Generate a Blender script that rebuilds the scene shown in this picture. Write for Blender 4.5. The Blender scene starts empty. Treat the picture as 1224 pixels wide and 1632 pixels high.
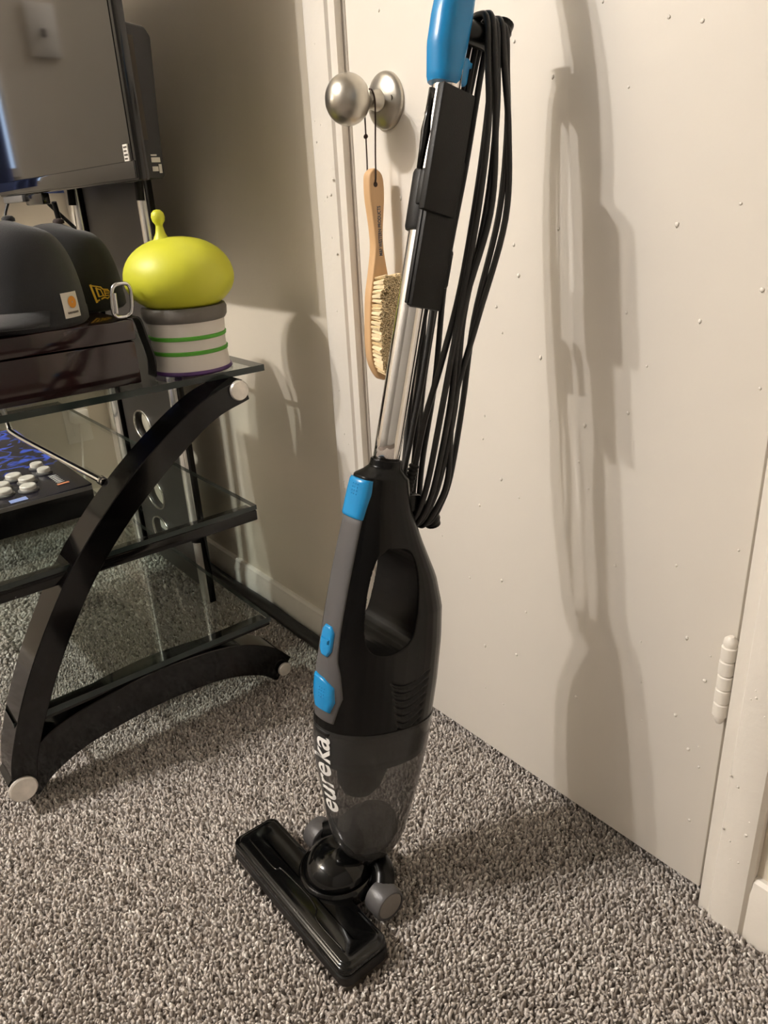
import bpy, bmesh, math, random
import numpy as np
from mathutils import Vector, Matrix

random.seed(7)
rng = np.random.default_rng(7)
S = bpy.context.scene
COL = S.collection

# ------------------------------------------------------------------ camera
CAM = Vector((0.0, -0.69556, 0.815))
R = [[0.63184, 0.27161, -0.72595], [0.7735, -0.28108, 0.56806], [-0.04975, -0.92045, -0.38769]]
cd = bpy.data.cameras.new('camera')
cam = bpy.data.objects.new('camera', cd); COL.objects.link(cam)
cam.matrix_world = Matrix(((R[0][0], -R[0][1], -R[0][2], CAM.x),
                           (R[1][0], -R[1][1], -R[1][2], CAM.y),
                           (R[2][0], -R[2][1], -R[2][2], CAM.z), (0, 0, 0, 1)))
cd.sensor_fit = 'VERTICAL'; cd.sensor_height = 24.0; cd.lens = 1200.0 / 1632.0 * 24.0
cd.clip_start = 0.02
S.camera = cam

# ------------------------------------------------------------------ world, lights, exposure
w = bpy.data.worlds.new('world'); S.world = w; w.use_nodes = True
w.node_tree.nodes['Background'].inputs[0].default_value = (0.9, 0.8, 0.68, 1)
w.node_tree.nodes['Background'].inputs[1].default_value = 0.02

def lamp(name, loc, watts, size, col=(1.0, 0.955, 0.915)):
    l = bpy.data.lights.new(name, 'POINT'); l.energy = watts; l.shadow_soft_size = size; l.color = col
    o = bpy.data.objects.new(name, l); COL.objects.link(o); o.location = loc
    return o
lamp('ceiling_bulb', (-1.61, -2.28, 2.66), 115, 0.03)
lamp('ceiling_bulb', (-1.84, -2.28, 2.66), 115, 0.03)

S.view_settings.view_transform = 'Standard'
S.view_settings.look = 'None'
S.view_settings.exposure = 0.09
S.view_settings.gamma = 1.0
S.view_settings.use_curve_mapping = False

# ------------------------------------------------------------------ materials
def srgb(r, g, b):
    f = lambda c: (c / 255 / 12.92) if c / 255 <= 0.04045 else ((c / 255 + 0.055) / 1.055) ** 2.4
    return (f(r), f(g), f(b), 1)

def mat(name, col, rough=0.5, metal=0.0, noise=0.0, nscale=30, bump=0.0, bscale=200, spec=0.5, coat=0.0, stretch=None, sheen=0.0, bdist=0.002):
    m = bpy.data.materials.new(name); m.use_nodes = True
    nt = m.node_tree; b = nt.nodes['Principled BSDF']
    b.inputs['Base Color'].default_value = col
    b.inputs['Roughness'].default_value = rough
    b.inputs['Metallic'].default_value = metal
    b.inputs['Specular IOR Level'].default_value = spec
    b.inputs['Coat Weight'].default_value = coat
    b.inputs['Coat Roughness'].default_value = 0.08
    b.inputs['Sheen Weight'].default_value = sheen
    tc = nt.nodes.new('ShaderNodeTexCoord')
    src = tc.outputs['Object']
    if stretch:
        mp = nt.nodes.new('ShaderNodeMapping'); mp.inputs['Scale'].default_value = stretch
        nt.links.new(src, mp.inputs[0]); src = mp.outputs[0]
    if noise > 0:
        n = nt.nodes.new('ShaderNodeTexNoise'); n.inputs['Scale'].default_value = nscale; n.inputs['Detail'].default_value = 5
        nt.links.new(src, n.inputs['Vector'])
        r = nt.nodes.new('ShaderNodeValToRGB')
        c = np.array(col[:3])
        r.color_ramp.elements[0].position = 0.3; r.color_ramp.elements[1].position = 0.7
        r.color_ramp.elements[0].color = (*np.clip(c * (1 - noise), 0, 1), 1)
        r.color_ramp.elements[1].color = (*np.clip(c * (1 + noise), 0, 1), 1)
        nt.links.new(n.outputs['Fac'], r.inputs[0]); nt.links.new(r.outputs[0], b.inputs['Base Color'])
    if bump > 0:
        n2 = nt.nodes.new('ShaderNodeTexNoise'); n2.inputs['Scale'].default_value = bscale; n2.inputs['Detail'].default_value = 3
        nt.links.new(src, n2.inputs['Vector'])
        bp = nt.nodes.new('ShaderNodeBump'); bp.inputs['Strength'].default_value = bump; bp.inputs['Distance'].default_value = bdist
        nt.links.new(n2.outputs['Fac'], bp.inputs['Height']); nt.links.new(bp.outputs[0], b.inputs['Normal'])
    return m

def glassy(name, tint, rough=0.03, ior=1.5, diff=None, dfac=0.0):
    m = bpy.data.materials.new(name); m.use_nodes = True; nt = m.node_tree
    nt.nodes.remove(nt.nodes['Principled BSDF']); out = nt.nodes['Material Output']
    t = nt.nodes.new('ShaderNodeBsdfTransparent'); t.inputs[0].default_value = tint
    g = nt.nodes.new('ShaderNodeBsdfGlossy'); g.inputs['Roughness'].default_value = rough
    lw = nt.nodes.new('ShaderNodeLayerWeight'); pw = nt.nodes.new('ShaderNodeMath'); pw.operation = 'POWER'; pw.inputs[1].default_value = 5.0
    lw.inputs['Blend'].default_value = 0.5
    nt.links.new(lw.outputs['Facing'], pw.inputs[0]); f = nt.nodes.new('ShaderNodeMath'); f.operation = 'MULTIPLY_ADD'
    r0 = ((ior - 1) / (ior + 1)) ** 2; f.inputs[1].default_value = 1 - r0; f.inputs[2].default_value = r0; nt.links.new(pw.outputs[0], f.inputs[0])
    mx = nt.nodes.new('ShaderNodeMixShader')
    base = t.outputs[0]
    if diff:
        d = nt.nodes.new('ShaderNodeBsdfDiffuse'); d.inputs[0].default_value = diff
        m2 = nt.nodes.new('ShaderNodeMixShader'); m2.inputs[0].default_value = dfac
        nt.links.new(base, m2.inputs[1]); nt.links.new(d.outputs[0], m2.inputs[2]); base = m2.outputs[0]
    nt.links.new(f.outputs[0], mx.inputs[0]); nt.links.new(base, mx.inputs[1]); nt.links.new(g.outputs[0], mx.inputs[2])
    nt.links.new(mx.outputs[0], out.inputs[0])
    return m

def emit(name, col, s):
    m = bpy.data.materials.new(name); m.use_nodes = True; nt = m.node_tree
    nt.nodes.remove(nt.nodes['Principled BSDF'])
    e = nt.nodes.new('ShaderNodeEmission'); e.inputs[0].default_value = col; e.inputs[1].default_value = s
    nt.links.new(e.outputs[0], nt.nodes['Material Output'].inputs[0])
    return m

M = dict(
    wall=mat('wall_paint', srgb(222, 212, 194), 0.6, bump=0.25, bscale=90, noise=0.02, nscale=6),
    door=mat('door_paint', srgb(236, 229, 218), 0.38, bump=0.22, bscale=35, noise=0.015, nscale=5, bdist=0.003),
    trim=mat('trim_paint', srgb(234, 227, 216), 0.4, bump=0.35, bscale=60, noise=0.02, nscale=20, bdist=0.003),
    farwall=mat('grey_wall_paint', srgb(150, 147, 143), 0.7, noise=0.02, nscale=5),
    ceiling=mat('ceiling_paint', srgb(182, 180, 177), 0.8),
    gap=mat('dark_gap', srgb(70, 62, 52), 0.8),
    backing=mat('carpet_backing', srgb(110, 100, 92), 0.95, noise=0.3, nscale=300),
    black=mat('black_gloss_plastic', srgb(8, 8, 8), 0.1, spec=0.4, noise=0.1, nscale=40),
    blacksoft=mat('black_satin_plastic', srgb(8, 8, 8), 0.26, spec=0.2),
    blackmatte=mat('black_matte_plastic', srgb(17, 16, 15), 0.5, bump=0.1, bscale=700, spec=0.3),
    cord=mat('black_rubber_cord', srgb(24, 23, 22), 0.42, bump=0.05, bscale=500),
    grip=mat('grey_rubber_grip', srgb(78, 76, 76), 0.6, bump=0.15, bscale=1500),
    blue=mat('blue_plastic', srgb(22, 130, 190), 0.25, noise=0.03, nscale=30),
    darkblue=mat('shaded_blue_clip', srgb(14, 90, 135), 0.3, noise=0.03, nscale=30),
    chrome=mat('chrome_tube', (0.82, 0.80, 0.78, 1), 0.08, 1.0, noise=0.02, nscale=20),
    nickel=mat('brushed_nickel', (0.50, 0.47, 0.41, 1), 0.34, 1.0, noise=0.06, nscale=60, bump=0.03, bscale=500),
    cup=glassy('smoky_cup', (0.58, 0.57, 0.56, 1), 0.08, 1.45, (0.11, 0.108, 0.105, 1), 0.34),
    filt=mat('grey_filter', srgb(52, 50, 48), 0.9, bump=0.3, bscale=300),
    dust=mat('grey_dust', srgb(84, 82, 80), 0.95, bump=0.6, bscale=150, noise=0.25, nscale=60),
    white=mat('white_print', srgb(240, 238, 234), 0.5),
    whitep=mat('white_plastic', srgb(238, 232, 222), 0.3, noise=0.02, nscale=20),
    wheel=mat('grey_wheel', srgb(74, 72, 72), 0.4, bump=0.1, bscale=400),
    wheelhub=mat('light_grey_hub', srgb(120, 114, 108), 0.55, bump=0.4, bscale=150),
    glass=glassy('stand_glass', (0.91, 0.94, 0.925, 1), 0.01, 1.52),
    glassedge=mat('glass_edge_green', srgb(36, 46, 44), 0.12, noise=0.1, nscale=40),
    lacquer=mat('black_lacquer', srgb(9, 8, 8), 0.1, spec=0.35, noise=0.1, nscale=20),
    spine=mat('dark_spine_panel', srgb(52, 48, 45), 0.3, noise=0.08, nscale=12),
    screen=mat('tv_screen', srgb(9, 9, 11), 0.06, spec=0.9),
    tvblack=mat('tv_bezel_black', srgb(20, 19, 18), 0.14),
    tvback=mat('tv_back_black', srgb(34, 32, 30), 0.5, bump=0.1, bscale=500),
    sticker=mat('sticker_white', srgb(215, 210, 200), 0.5),
    lime=mat('lime_vinyl', srgb(206, 208, 56), 0.45, noise=0.04, nscale=15),
    greyvinyl=mat('grey_vinyl', srgb(108, 104, 98), 0.5, noise=0.03, nscale=20),
    whitevinyl=mat('white_vinyl', srgb(226, 220, 212), 0.45, noise=0.02, nscale=20),
    greenvinyl=mat('green_vinyl', srgb(84, 168, 48), 0.45, noise=0.05, nscale=20),
    purple=mat('purple_vinyl', srgb(84, 50, 110), 0.45, noise=0.05, nscale=20),
    maroon=mat('maroon_gloss', srgb(36, 16, 17), 0.12, coat=0.3, noise=0.12, nscale=8, stretch=(1, 1, 14)),
    charcoal=mat('charcoal_cap_fabric', srgb(30, 31, 34), 0.9, bump=0.35, bscale=900, sheen=0.2),
    blackcap=mat('black_cap_fabric', srgb(17, 17, 18), 0.9, bump=0.35, bscale=900, sheen=0.2),
    gold=mat('gold_thread', srgb(226, 178, 62), 0.6, bump=0.3, bscale=900),
    patch=mat('grey_woven_patch', srgb(206, 200, 192), 0.8, bump=0.2, bscale=900),
    orange=mat('orange_thread', srgb(206, 136, 44), 0.7, bump=0.2, bscale=900),
    wood=mat('beech_wood', srgb(212, 172, 126), 0.5, noise=0.08, nscale=14, stretch=(6, 6, 0.7), bump=0.08, bscale=60),
    bristle=mat('cream_bristle', srgb(240, 220, 180), 0.8, noise=0.10, nscale=120),
    string=mat('brown_string', srgb(58, 38, 28), 0.8, bump=0.4, bscale=900),
    ink=mat('blue_ink_print', srgb(60, 74, 92), 0.7),
    panelart=None, red=mat('red_print', srgb(220, 90, 64), 0.5), bluep=mat('blue_print', srgb(66, 92, 190), 0.3),
    lightblue=mat('light_blue_print', srgb(150, 170, 225), 0.4), orangep=mat('orange_print', srgb(232, 150, 110), 0.5),
    curtain=mat('navy_curtain', srgb(56, 70, 116), 0.9, bump=0.3, bscale=60, stretch=(1, 8, 0.2)),
    daylight=emit('blue_daylight_pane', (0.55, 0.72, 1.0, 1), 2.2),
    capmetal=mat('satin_cap_metal', (0.78, 0.74, 0.68, 1), 0.35, 0.6, noise=0.12, nscale=60),
    upright=mat('satin_chrome_upright', (0.85, 0.83, 0.79, 1), 0.22, 0.85, noise=0.05, nscale=30),
    steel=mat('carabiner_steel', (0.7, 0.7, 0.7, 1), 0.2, 1.0, noise=0.03),
    silver=mat('silver_plastic', srgb(120, 118, 116), 0.35, 0.3),
)
# arcade panel art: dark navy with blue swirls (flat print)
m = mat('control_panel_art', srgb(30, 28, 42), 0.15, spec=0.3); nt = m.node_tree
tc = nt.nodes.new('ShaderNodeTexCoord'); mp = nt.nodes.new('ShaderNodeMapping'); mp.inputs['Location'].default_value = (0.02, 0.05, 0)
nt.links.new(tc.outputs['Object'], mp.inputs[0])
wv = nt.nodes.new('ShaderNodeTexNoise'); wv.inputs['Scale'].default_value = 22; wv.inputs['Distortion'].default_value = 1.5; wv.inputs['Detail'].default_value = 3
nt.links.new(mp.outputs[0], wv.inputs['Vector'])
rp = nt.nodes.new('ShaderNodeValToRGB'); rp.color_ramp.elements[0].position = 0.5; rp.color_ramp.elements[0].color = srgb(30, 28, 42)
rp.color_ramp.elements[1].position = 0.62; rp.color_ramp.elements[1].color = srgb(60, 92, 215)
nt.links.new(wv.outputs['Fac'], rp.inputs[0])
gr = nt.nodes.new('ShaderNodeSeparateXYZ'); nt.links.new(tc.outputs['Object'], gr.inputs[0])
mr = nt.nodes.new('ShaderNodeMapRange'); mr.inputs[1].default_value = 0.06; mr.inputs[2].default_value = 0.02
nt.links.new(gr.outputs['X'], mr.inputs[0])
mxc = nt.nodes.new('ShaderNodeMix'); mxc.data_type = 'RGBA'
nt.links.new(mr.outputs[0], mxc.inputs[0]); mxc.inputs[6].default_value = srgb(30, 28, 42); nt.links.new(rp.outputs[0], mxc.inputs[7])
nt.links.new(mxc.outputs[2], nt.nodes['Principled BSDF'].inputs['Base Color'])
M['panelart'] = m
# carpet: colour by tuft attribute
m = bpy.data.materials.new('carpet_yarn'); m.use_nodes = True; nt = m.node_tree; b = nt.nodes['Principled BSDF']
b.inputs['Roughness'].default_value = 0.85; b.inputs['Specular IOR Level'].default_value = 0.25; b.inputs['Sheen Weight'].default_value = 0.3
at_ = nt.nodes.new('ShaderNodeAttribute'); at_.attribute_name = 'tone'
rp = nt.nodes.new('ShaderNodeValToRGB'); e = rp.color_ramp.elements
e[0].position = 0.0; e[0].color = srgb(116, 107, 99); e[1].position = 1.0; e[1].color = srgb(250, 244, 236)
for p, c in ((0.35, srgb(182, 172, 163)), (0.75, srgb(212, 203, 195))):
    x = e.new(p); x.color = c
nt.links.new(at_.outputs['Fac'], rp.inputs[0]); nt.links.new(rp.outputs[0], b.inputs['Base Color'])
M['yarn'] = m

# ------------------------------------------------------------------ mesh helpers
def world_loc(o):
    v = Vector((0, 0, 0))
    while o is not None:
        v += o.location; o = o.parent
    return v

def mesh_obj(name, verts, faces, material, parent=None, smooth=True, extra_mats=None, fmat=None):
    """verts in world coordinates"""
    off = world_loc(parent) if parent else Vector((0, 0, 0))
    me = bpy.data.meshes.new(name)
    me.from_pydata([tuple(Vector(v) - off) for v in verts], [], faces)
    me.materials.append(material)
    for x in (extra_mats or []): me.materials.append(x)
    if fmat is not None: me.polygons.foreach_set('material_index', fmat)
    bm = bmesh.new(); bm.from_mesh(me); bmesh.ops.recalc_face_normals(bm, faces=bm.faces); bm.to_mesh(me); bm.free()
    me.polygons.foreach_set('use_smooth', [smooth] * len(me.polygons))
    o = bpy.data.objects.new(name, me); COL.objects.link(o)
    if parent: o.parent = parent
    return o

def sharp(o, ang=35):
    me = o.data
    bm = bmesh.new(); bm.from_mesh(me)
    for e_ in bm.edges:
        if len(e_.link_faces) == 2 and e_.calc_face_angle(0) > math.radians(ang): e_.smooth = False
    bm.to_mesh(me); bm.free()
    return o

def root(name, loc, label, cat, group=None):
    o = bpy.data.objects.new(name, None); COL.objects.link(o); o.location = loc; o.empty_display_size = 0.05
    o['label'] = label; o['category'] = cat
    if group: o['group'] = group
    return o

def tag(o, label, cat, group=None, kind=None):
    o['label'] = label; o['category'] = cat
    if group: o['group'] = group
    if kind: o['kind'] = kind
    return o

def struct(o): o['kind'] = 'structure'; return o

def box(name, lo, hi, material, parent=None, bev=0.0, seg=2):
    lo = Vector(lo); hi = Vector(hi)
    bm = bmesh.new(); bmesh.ops.create_cube(bm, size=1)
    for v in bm.verts:
        v.co = Vector([(lo[i] + hi[i]) / 2 + v.co[i] * (hi[i] - lo[i]) for i in range(3)])
    if bev > 0: bmesh.ops.bevel(bm, geom=bm.edges[:] , offset=bev, segments=seg, affect='EDGES', profile=0.5)
    off = world_loc(parent) if parent else Vector((0, 0, 0))
    for v in bm.verts: v.co -= off
    me = bpy.data.meshes.new(name); bm.to_mesh(me); bm.free(); me.materials.append(material)
    me.polygons.foreach_set('use_smooth', [bev > 0] * len(me.polygons))
    o = bpy.data.objects.new(name, me); COL.objects.link(o)
    if parent: o.parent = parent
    if bev > 0: sharp(o, 40)
    return o

def loft(rings, cap=True, close=True):
    vs = []; fs = []; n = len(rings[0])
    for r in rings: vs += [tuple(p) for p in r]
    for i in range(len(rings) - 1):
        for j in range(n if close else n - 1):
            a = i * n + j; b_ = i * n + (j + 1) % n
            fs.append((a, b_, b_ + n, a + n))
    if cap:
        fs.append(tuple(range(n - 1, -1, -1))); fs.append(tuple(range((len(rings) - 1) * n, len(rings) * n)))
    return vs, fs

def catmull(pts, n=8):
    P = [np.array(p, float) for p in pts]; P = [2 * P[0] - P[1]] + P + [2 * P[-1] - P[-2]]
    out = []
    for i in range(1, len(P) - 2):
        for k in range(n):
            t = k / n
            out.append(0.5 * (2 * P[i] + (P[i + 1] - P[i - 1]) * t + (2 * P[i - 1] - 5 * P[i] + 4 * P[i + 1] - P[i + 2]) * t * t + (-P[i - 1] + 3 * P[i] - 3 * P[i + 1] + P[i + 2]) * t ** 3))
    out.append(P[-2])
    return out

def tube_geo(path, r, n=10, cap=True):
    path = [Vector(p) for p in path]
    rr = r if hasattr(r, '__len__') else [r] * len(path)
    rings = []
    t0 = (path[1] - path[0]).normalized()
    nrm = t0.orthogonal().normalized()
    for i, p in enumerate(path):
        a = path[max(i - 1, 0)]; b_ = path[min(i + 1, len(path) - 1)]
        t = (b_ - a).normalized()
        nrm = (nrm - t * nrm.dot(t)).normalized()
        bn = t.cross(nrm)
        rings.append([p + (nrm * math.cos(2 * math.pi * k / n) + bn * math.sin(2 * math.pi * k / n)) * rr[i] for k in range(n)])
    return loft(rings, cap)

def tube(name, path, r, material, parent=None, n=10):
    v, f = tube_geo(path, r, n); return sharp(mesh_obj(name, v, f, material, parent), 60)

def merge(geos):
    V = []; F = []
    for v, f in geos:
        o = len(V); V += list(v); F += [tuple(i + o for i in q) for q in f]
    return V, F

def lathe_geo(prof, c, axis='z', n=32):
    """prof: list of (r, h)"""
    rings = []
    for r, h in prof:
        ring = []
        for k in range(n):
            a = 2 * math.pi * k / n; x, y = r * math.cos(a), r * math.sin(a)
            p = {'z': (x, y, h), 'x': (h, x, y), 'y': (y, h, x)}[axis]
            ring.append(Vector(c) + Vector(p))
        rings.append(ring)
    return loft(rings, True)

def lathe(name, prof, c, material, parent=None, axis='z', n=32, ang=40):
    v, f = lathe_geo(prof, c, axis, n); return sharp(mesh_obj(name, v, f, material, parent), ang)

def prism_x(poly, x0, x1):
    """poly in (y,z)"""
    n = len(poly)
    v = [(x0, p[0], p[1]) for p in poly] + [(x1, p[0], p[1]) for p in poly]
    f = [tuple(range(n - 1, -1, -1)), tuple(range(n, 2 * n))] + [(i, (i + 1) % n, n + (i + 1) % n, n + i) for i in range(n)]
    return v, f

def bevel_mesh(o, w_, seg=2, ang=30):
    bm = bmesh.new(); bm.from_mesh(o.data)
    eg = [e_ for e_ in bm.edges if len(e_.link_faces) == 2 and e_.calc_face_angle(0) > math.radians(ang)]
    bmesh.ops.bevel(bm, geom=eg, offset=w_, segments=seg, affect='EDGES', profile=0.5)
    bm.to_mesh(o.data); bm.free()
    o.data.polygons.foreach_set('use_smooth', [True] * len(o.data.polygons))
    return sharp(o, 40)

def text_geo(txt, size, depth=0.0, offset=0.0, shear=0.0):
    c = bpy.data.curves.new('t', 'FONT'); c.body = txt; c.size = size; c.extrude = depth; c.offset = offset; c.shear = shear
    c.resolution_u = 4; c.align_x = 'LEFT'
    o = bpy.data.objects.new('t', c); COL.objects.link(o)
    dg = bpy.context.evaluated_depsgraph_get(); me = bpy.data.meshes.new_from_object(o.evaluated_get(dg))
    v = [tuple(p.co) for p in me.vertices]; f = [tuple(p.vertices) for p in me.polygons]
    bpy.data.objects.remove(o); bpy.data.curves.remove(c); bpy.data.meshes.remove(me)
    return v, f

def apply_mods(o):
    dg = bpy.context.evaluated_depsgraph_get(); dg.update()
    me = bpy.data.meshes.new_from_object(o.evaluated_get(dg)); o.modifiers.clear(); o.data = me
    return o

# ================================================================== SETTING
XL, XR, YB, H = -2.15, 1.35, -3.0, 2.75
DL, DR, DT = -0.914, -0.302, 2.03       # door leaf
CL0, CL1, CR0, CR1 = -0.990, -0.922, -0.296, -0.240   # casings
FZ = -0.006
struct(box('floor', (XL, YB, FZ - 0.05), (XR, 0.10, FZ), M['backing']))
struct(box('ceiling', (XL, YB, H), (XR, 0.10, H + 0.05), M['ceiling']))
struct(box('wall_back', (XL - 0.08, 0.0, FZ - 0.05), (CL0 + 0.03, 0.10, H), M['wall']))
struct(box('wall_back_beside_hinges', (CR1 - 0.02, 0.0, FZ - 0.05), (XR, 0.10, H), M['wall']))
struct(box('wall_back_over_door', (CL0 + 0.03, 0.0, DT + 0.03), (CR1 - 0.02, 0.10, H), M['wall']))
struct(box('wall_left', (XL - 0.08, YB, FZ - 0.05), (XL, 0.0, H), M['wall']))
struct(box('wall_right', (XR, YB, FZ - 0.05), (XR + 0.08, 0.10, H), M['farwall']))
struct(box('wall_front', (XL - 0.08, YB - 0.08, FZ - 0.05), (XR + 0.08, YB, H), M['farwall']))

def casing(name, x0, x1, z0, z1, inner_right):
    """moulded upright: rounded outer edge, shallow step at the inner edge"""
    wd = x1 - x0
    prof = [(0, 0.0), (0, -0.010), (0.004, -0.016), (0.012, -0.0185), (wd * 0.55, -0.0185), (wd - 0.016, -0.016), (wd - 0.013, -0.012), (wd, -0.011), (wd, 0.0)]
    if not inner_right: prof = [(wd - a, b_) for a, b_ in prof][::-1]
    ring = lambda z: [(x0 + a, b_, z) for a, b_ in prof]
    zs = np.linspace(z0, z1, 12)
    v, f = loft([ring(z) for z in zs]); return sharp(mesh_obj(name, v, f, M['trim']), 30)
struct(casing('trim_1', CL0, CL1, FZ, DT + 0.02, True))
struct(casing('trim_2', CR0 + 0.001, CR1, FZ, DT + 0.02, False))
struct(box('trim_3', (CL0, -0.0175, DT + 0.021), (CR1, 0.0, DT + 0.085), M['trim'], bev=0.003))
struct(box('trim_4', (CL1 - 0.012, 0.001, FZ), (DL - 0.003, 0.09, DT), M['trim'], bev=0.001))       # jamb, latch side
struct(box('trim_5', (DR + 0.004, 0.004, FZ), (CR0 + 0.02, 0.09, DT), M['trim'], bev=0.001))         # jamb, hinge side
struct(box('trim_6', (DL - 0.003, 0.046, FZ), (DR + 0.004, 0.06, DT), M['gap']))                    # stop behind the leaf

def baseboard(name, x0, x1, h=0.085):
    prof = [(0.0, FZ), (-0.013, FZ), (-0.013, h - 0.02), (-0.010, h - 0.012), (-0.009, h - 0.004), (-0.005, h), (0.0, h)]
    v, f = loft([[(x, a, b_) for a, b_ in prof] for x in np.linspace(x0, x1, 8)])
    return struct(sharp(mesh_obj(name, v, f, M['trim']), 30))
baseboard('baseboard_back', XL, CL0 - 0.0005, 0.066)
baseboard('baseboard_right', CR1 + 0.0005, XR)
prof = [(0.0, FZ), (0.013, FZ), (0.013, 0.046), (0.009, 0.06), (0.005, 0.066), (0.0, 0.066)]
v, f = loft([[(XL + a, y, b_) for a, b_ in prof] for y in np.linspace(YB, -0.0132, 8)])
struct(sharp(mesh_obj('baseboard_left', v, f, M['trim']), 30))

# door
door = struct(box('door_1', (DL, 0.0, 0.012), (DR, 0.035, DT - 0.004), M['door'], bev=0.0025))
kc = Vector((-0.837, 0, 0.925))
ros = lathe('rosette', [(0.0, 0.0), (0.0335, 0.0), (0.0335, -0.0035), (0.0325, -0.006), (0.028, -0.0088), (0.02, -0.0125), (0.0135, -0.0145), (0.0, -0.0145)], kc, M['nickel'], door, 'y', 40)
shank = lathe('knob_shank', [(0.0, -0.012), (0.0135, -0.012), (0.0125, -0.018), (0.0105, -0.024), (0.0105, -0.034), (0.013, -0.038), (0.0, -0.038)], kc, M['nickel'], door, 'y', 28)
bp_ = []
for k in range(15):
    a = math.pi * k / 14; bp_.append((0.0295 * max(math.sin(a), 0) ** 0.92, -0.0625 + 0.0265 * math.cos(a)))
knob = lathe('knob', bp_, kc, M['nickel'], door, 'y', 40, 70)
lathe('privacy_hole', [(0, 0), (0.0035, 0), (0.0035, -0.0115), (0, -0.0115)], kc + Vector((0.021, 0, 0.001)), M['gap'], door, 'y', 16)
# hinge: five painted knuckles, tips and leaf
hx, hy, hz0 = -0.3045, -0.0085, 0.268
hin = box('hinge', (hx + 0.001, -0.0035, hz0 + 0.006), (hx + 0.0145, 0.003, hz0 + 0.098), M['trim'], door, 0.001)
for i in range(5):
    z0 = hz0 + 0.007 + i * 0.0178
    dx = random.uniform(-0.0004, 0.0004)
    lathe('knuckle', [(0, z0), (0.0070, z0), (0.0080, z0 + 0.001), (0.0080, z0 + 0.0158), (0.0070, z0 + 0.0168), (0, z0 + 0.0168)], (hx + dx, hy, 0), M['trim'], hin, 'z', 20)
lathe('hinge_pin', [(0, hz0 - 0.004), (0.003, hz0 - 0.003), (0.006, hz0 + 0.003), (0.0062, hz0 + 0.0075), (0.0062, hz0 + 0.094), (0.0072, hz0 + 0.098), (0.0066, hz0 + 0.103), (0.003, hz0 + 0.107), (0, hz0 + 0.107)], (hx, hy, 0), M['trim'], hin, 'z', 20)
# paint lumps on the door and trim
def blob(c, r):
    bm = bmesh.new(); bmesh.ops.create_icosphere(bm, subdivisions=1, radius=r)
    v = [(p.co.x + c[0], p.co.y * 0.35 + c[1], p.co.z * random.uniform(0.8, 1.5) + c[2]) for p in bm.verts]
    f = [tuple(q.index for q in g.verts) for g in bm.faces]; bm.free(); return v, f
gs = [blob((random.uniform(DL + 0.05, DR - 0.01), -0.0003, random.uniform(0.05, 1.2)), random.uniform(0.0012, 0.0026)) for _ in range(90)]
v, f = merge(gs); o = mesh_obj('paint_drip', v, f, M['door'], door); o['kind'] = 'stuff'
gs = [blob((random.uniform(CL0 + 0.005, CL1 - 0.018), -0.0186, random.uniform(0.1, 1.15)), random.uniform(0.001, 0.0022)) for _ in range(26)]
v, f = merge(gs); o = mesh_obj('paint_drip', v, f, M['trim'], bpy.data.objects['trim_1']); o['kind'] = 'stuff'
gs = [blob((random.uniform(CR0 + 0.008, CR1 - 0.01), -0.0186, random.uniform(0.02, 0.6)), random.uniform(0.001, 0.002)) for _ in range(16)]
v, f = merge(gs); o = mesh_obj('paint_drip', v, f, M['trim'], bpy.data.objects['trim_2']); o['kind'] = 'stuff'

# window with navy curtain on the left wall (seen mirrored in the television)
wn = struct(box('window_1', (XL, -0.385, 0.90), (XL + 0.012, -0.02, 1.75), M['trim'], bev=0.002))
box('pane', (XL + 0.010, -0.372, 0.92), (XL + 0.0135, -0.03, 1.73), M['daylight'], wn)
zz = np.linspace(0.86, 1.80, 6); ys = np.linspace(-0.358, -0.012, 60)
V = []; F = []
for side in (0.0, 0.003):
    for z in zz:
        for i, y in enumerate(ys): V.append((XL + 0.03 + 0.010 * math.sin(i * 0.75) + side, y, z))
n = len(ys); NN = n * len(zz)
for s_ in range(2):
    for a in range(len(zz) - 1):
        for i in range(n - 1):
            p = s_ * NN + a * n + i; F.append((p, p + 1, p + n + 1, p + n))
curt = tag(mesh_obj('curtain', V, F, M['curtain']), 'navy blue curtain drawn across the window beside the television', 'curtain')
sw = root('light_switch', (XL, -0.505, 1.22), 'white toggle light switch plate on the left wall', 'light switch')
box('plate', (XL + 0.0002, -0.540, 1.163), (XL + 0.006, -0.470, 1.277), M['whitep'], sw, 0.002)
box('toggle', (XL + 0.005, -0.509, 1.205), (XL + 0.016, -0.501, 1.222), M['gap'], sw, 0.001)

# wall outlet, plug and cables behind the stand
ou = root('wall_outlet', (XL, -0.09, 0.27), 'white wall outlet with a plug in it behind the glass stand', 'outlet')
box('plate', (XL + 0.0002, -0.125, 0.213), (XL + 0.006, -0.055, 0.327), M['whitep'], ou, 0.002)
for dz in (-0.022, 0.022): box('socket', (XL + 0.005, -0.106, 0.27 + dz - 0.014), (XL + 0.0075, -0.074, 0.27 + dz + 0.014), M['whitep'], ou, 0.001)
pl = root('power_plug', (XL + 0.008, -0.09, 0.292), 'white power adapter plugged into the wall outlet', 'plug')
box('adapter', (XL + 0.008, -0.112, 0.276), (XL + 0.05, -0.068, 0.312), M['whitep'], pl, 0.004)
tube('lead', catmull([(XL + 0.03, -0.09, 0.275), (XL + 0.04, -0.10, 0.22), (XL + 0.12, -0.13, 0.10), (XL + 0.3, -0.10, 0.02)]), 0.003, M['whitep'], pl, 8)
def cable(pts, r, label, name='cable', group=None):
    o = tube(name, catmull(pts, 10), r, M['cord'], None, 8); tag(o, label, 'cable', group); return o

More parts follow.
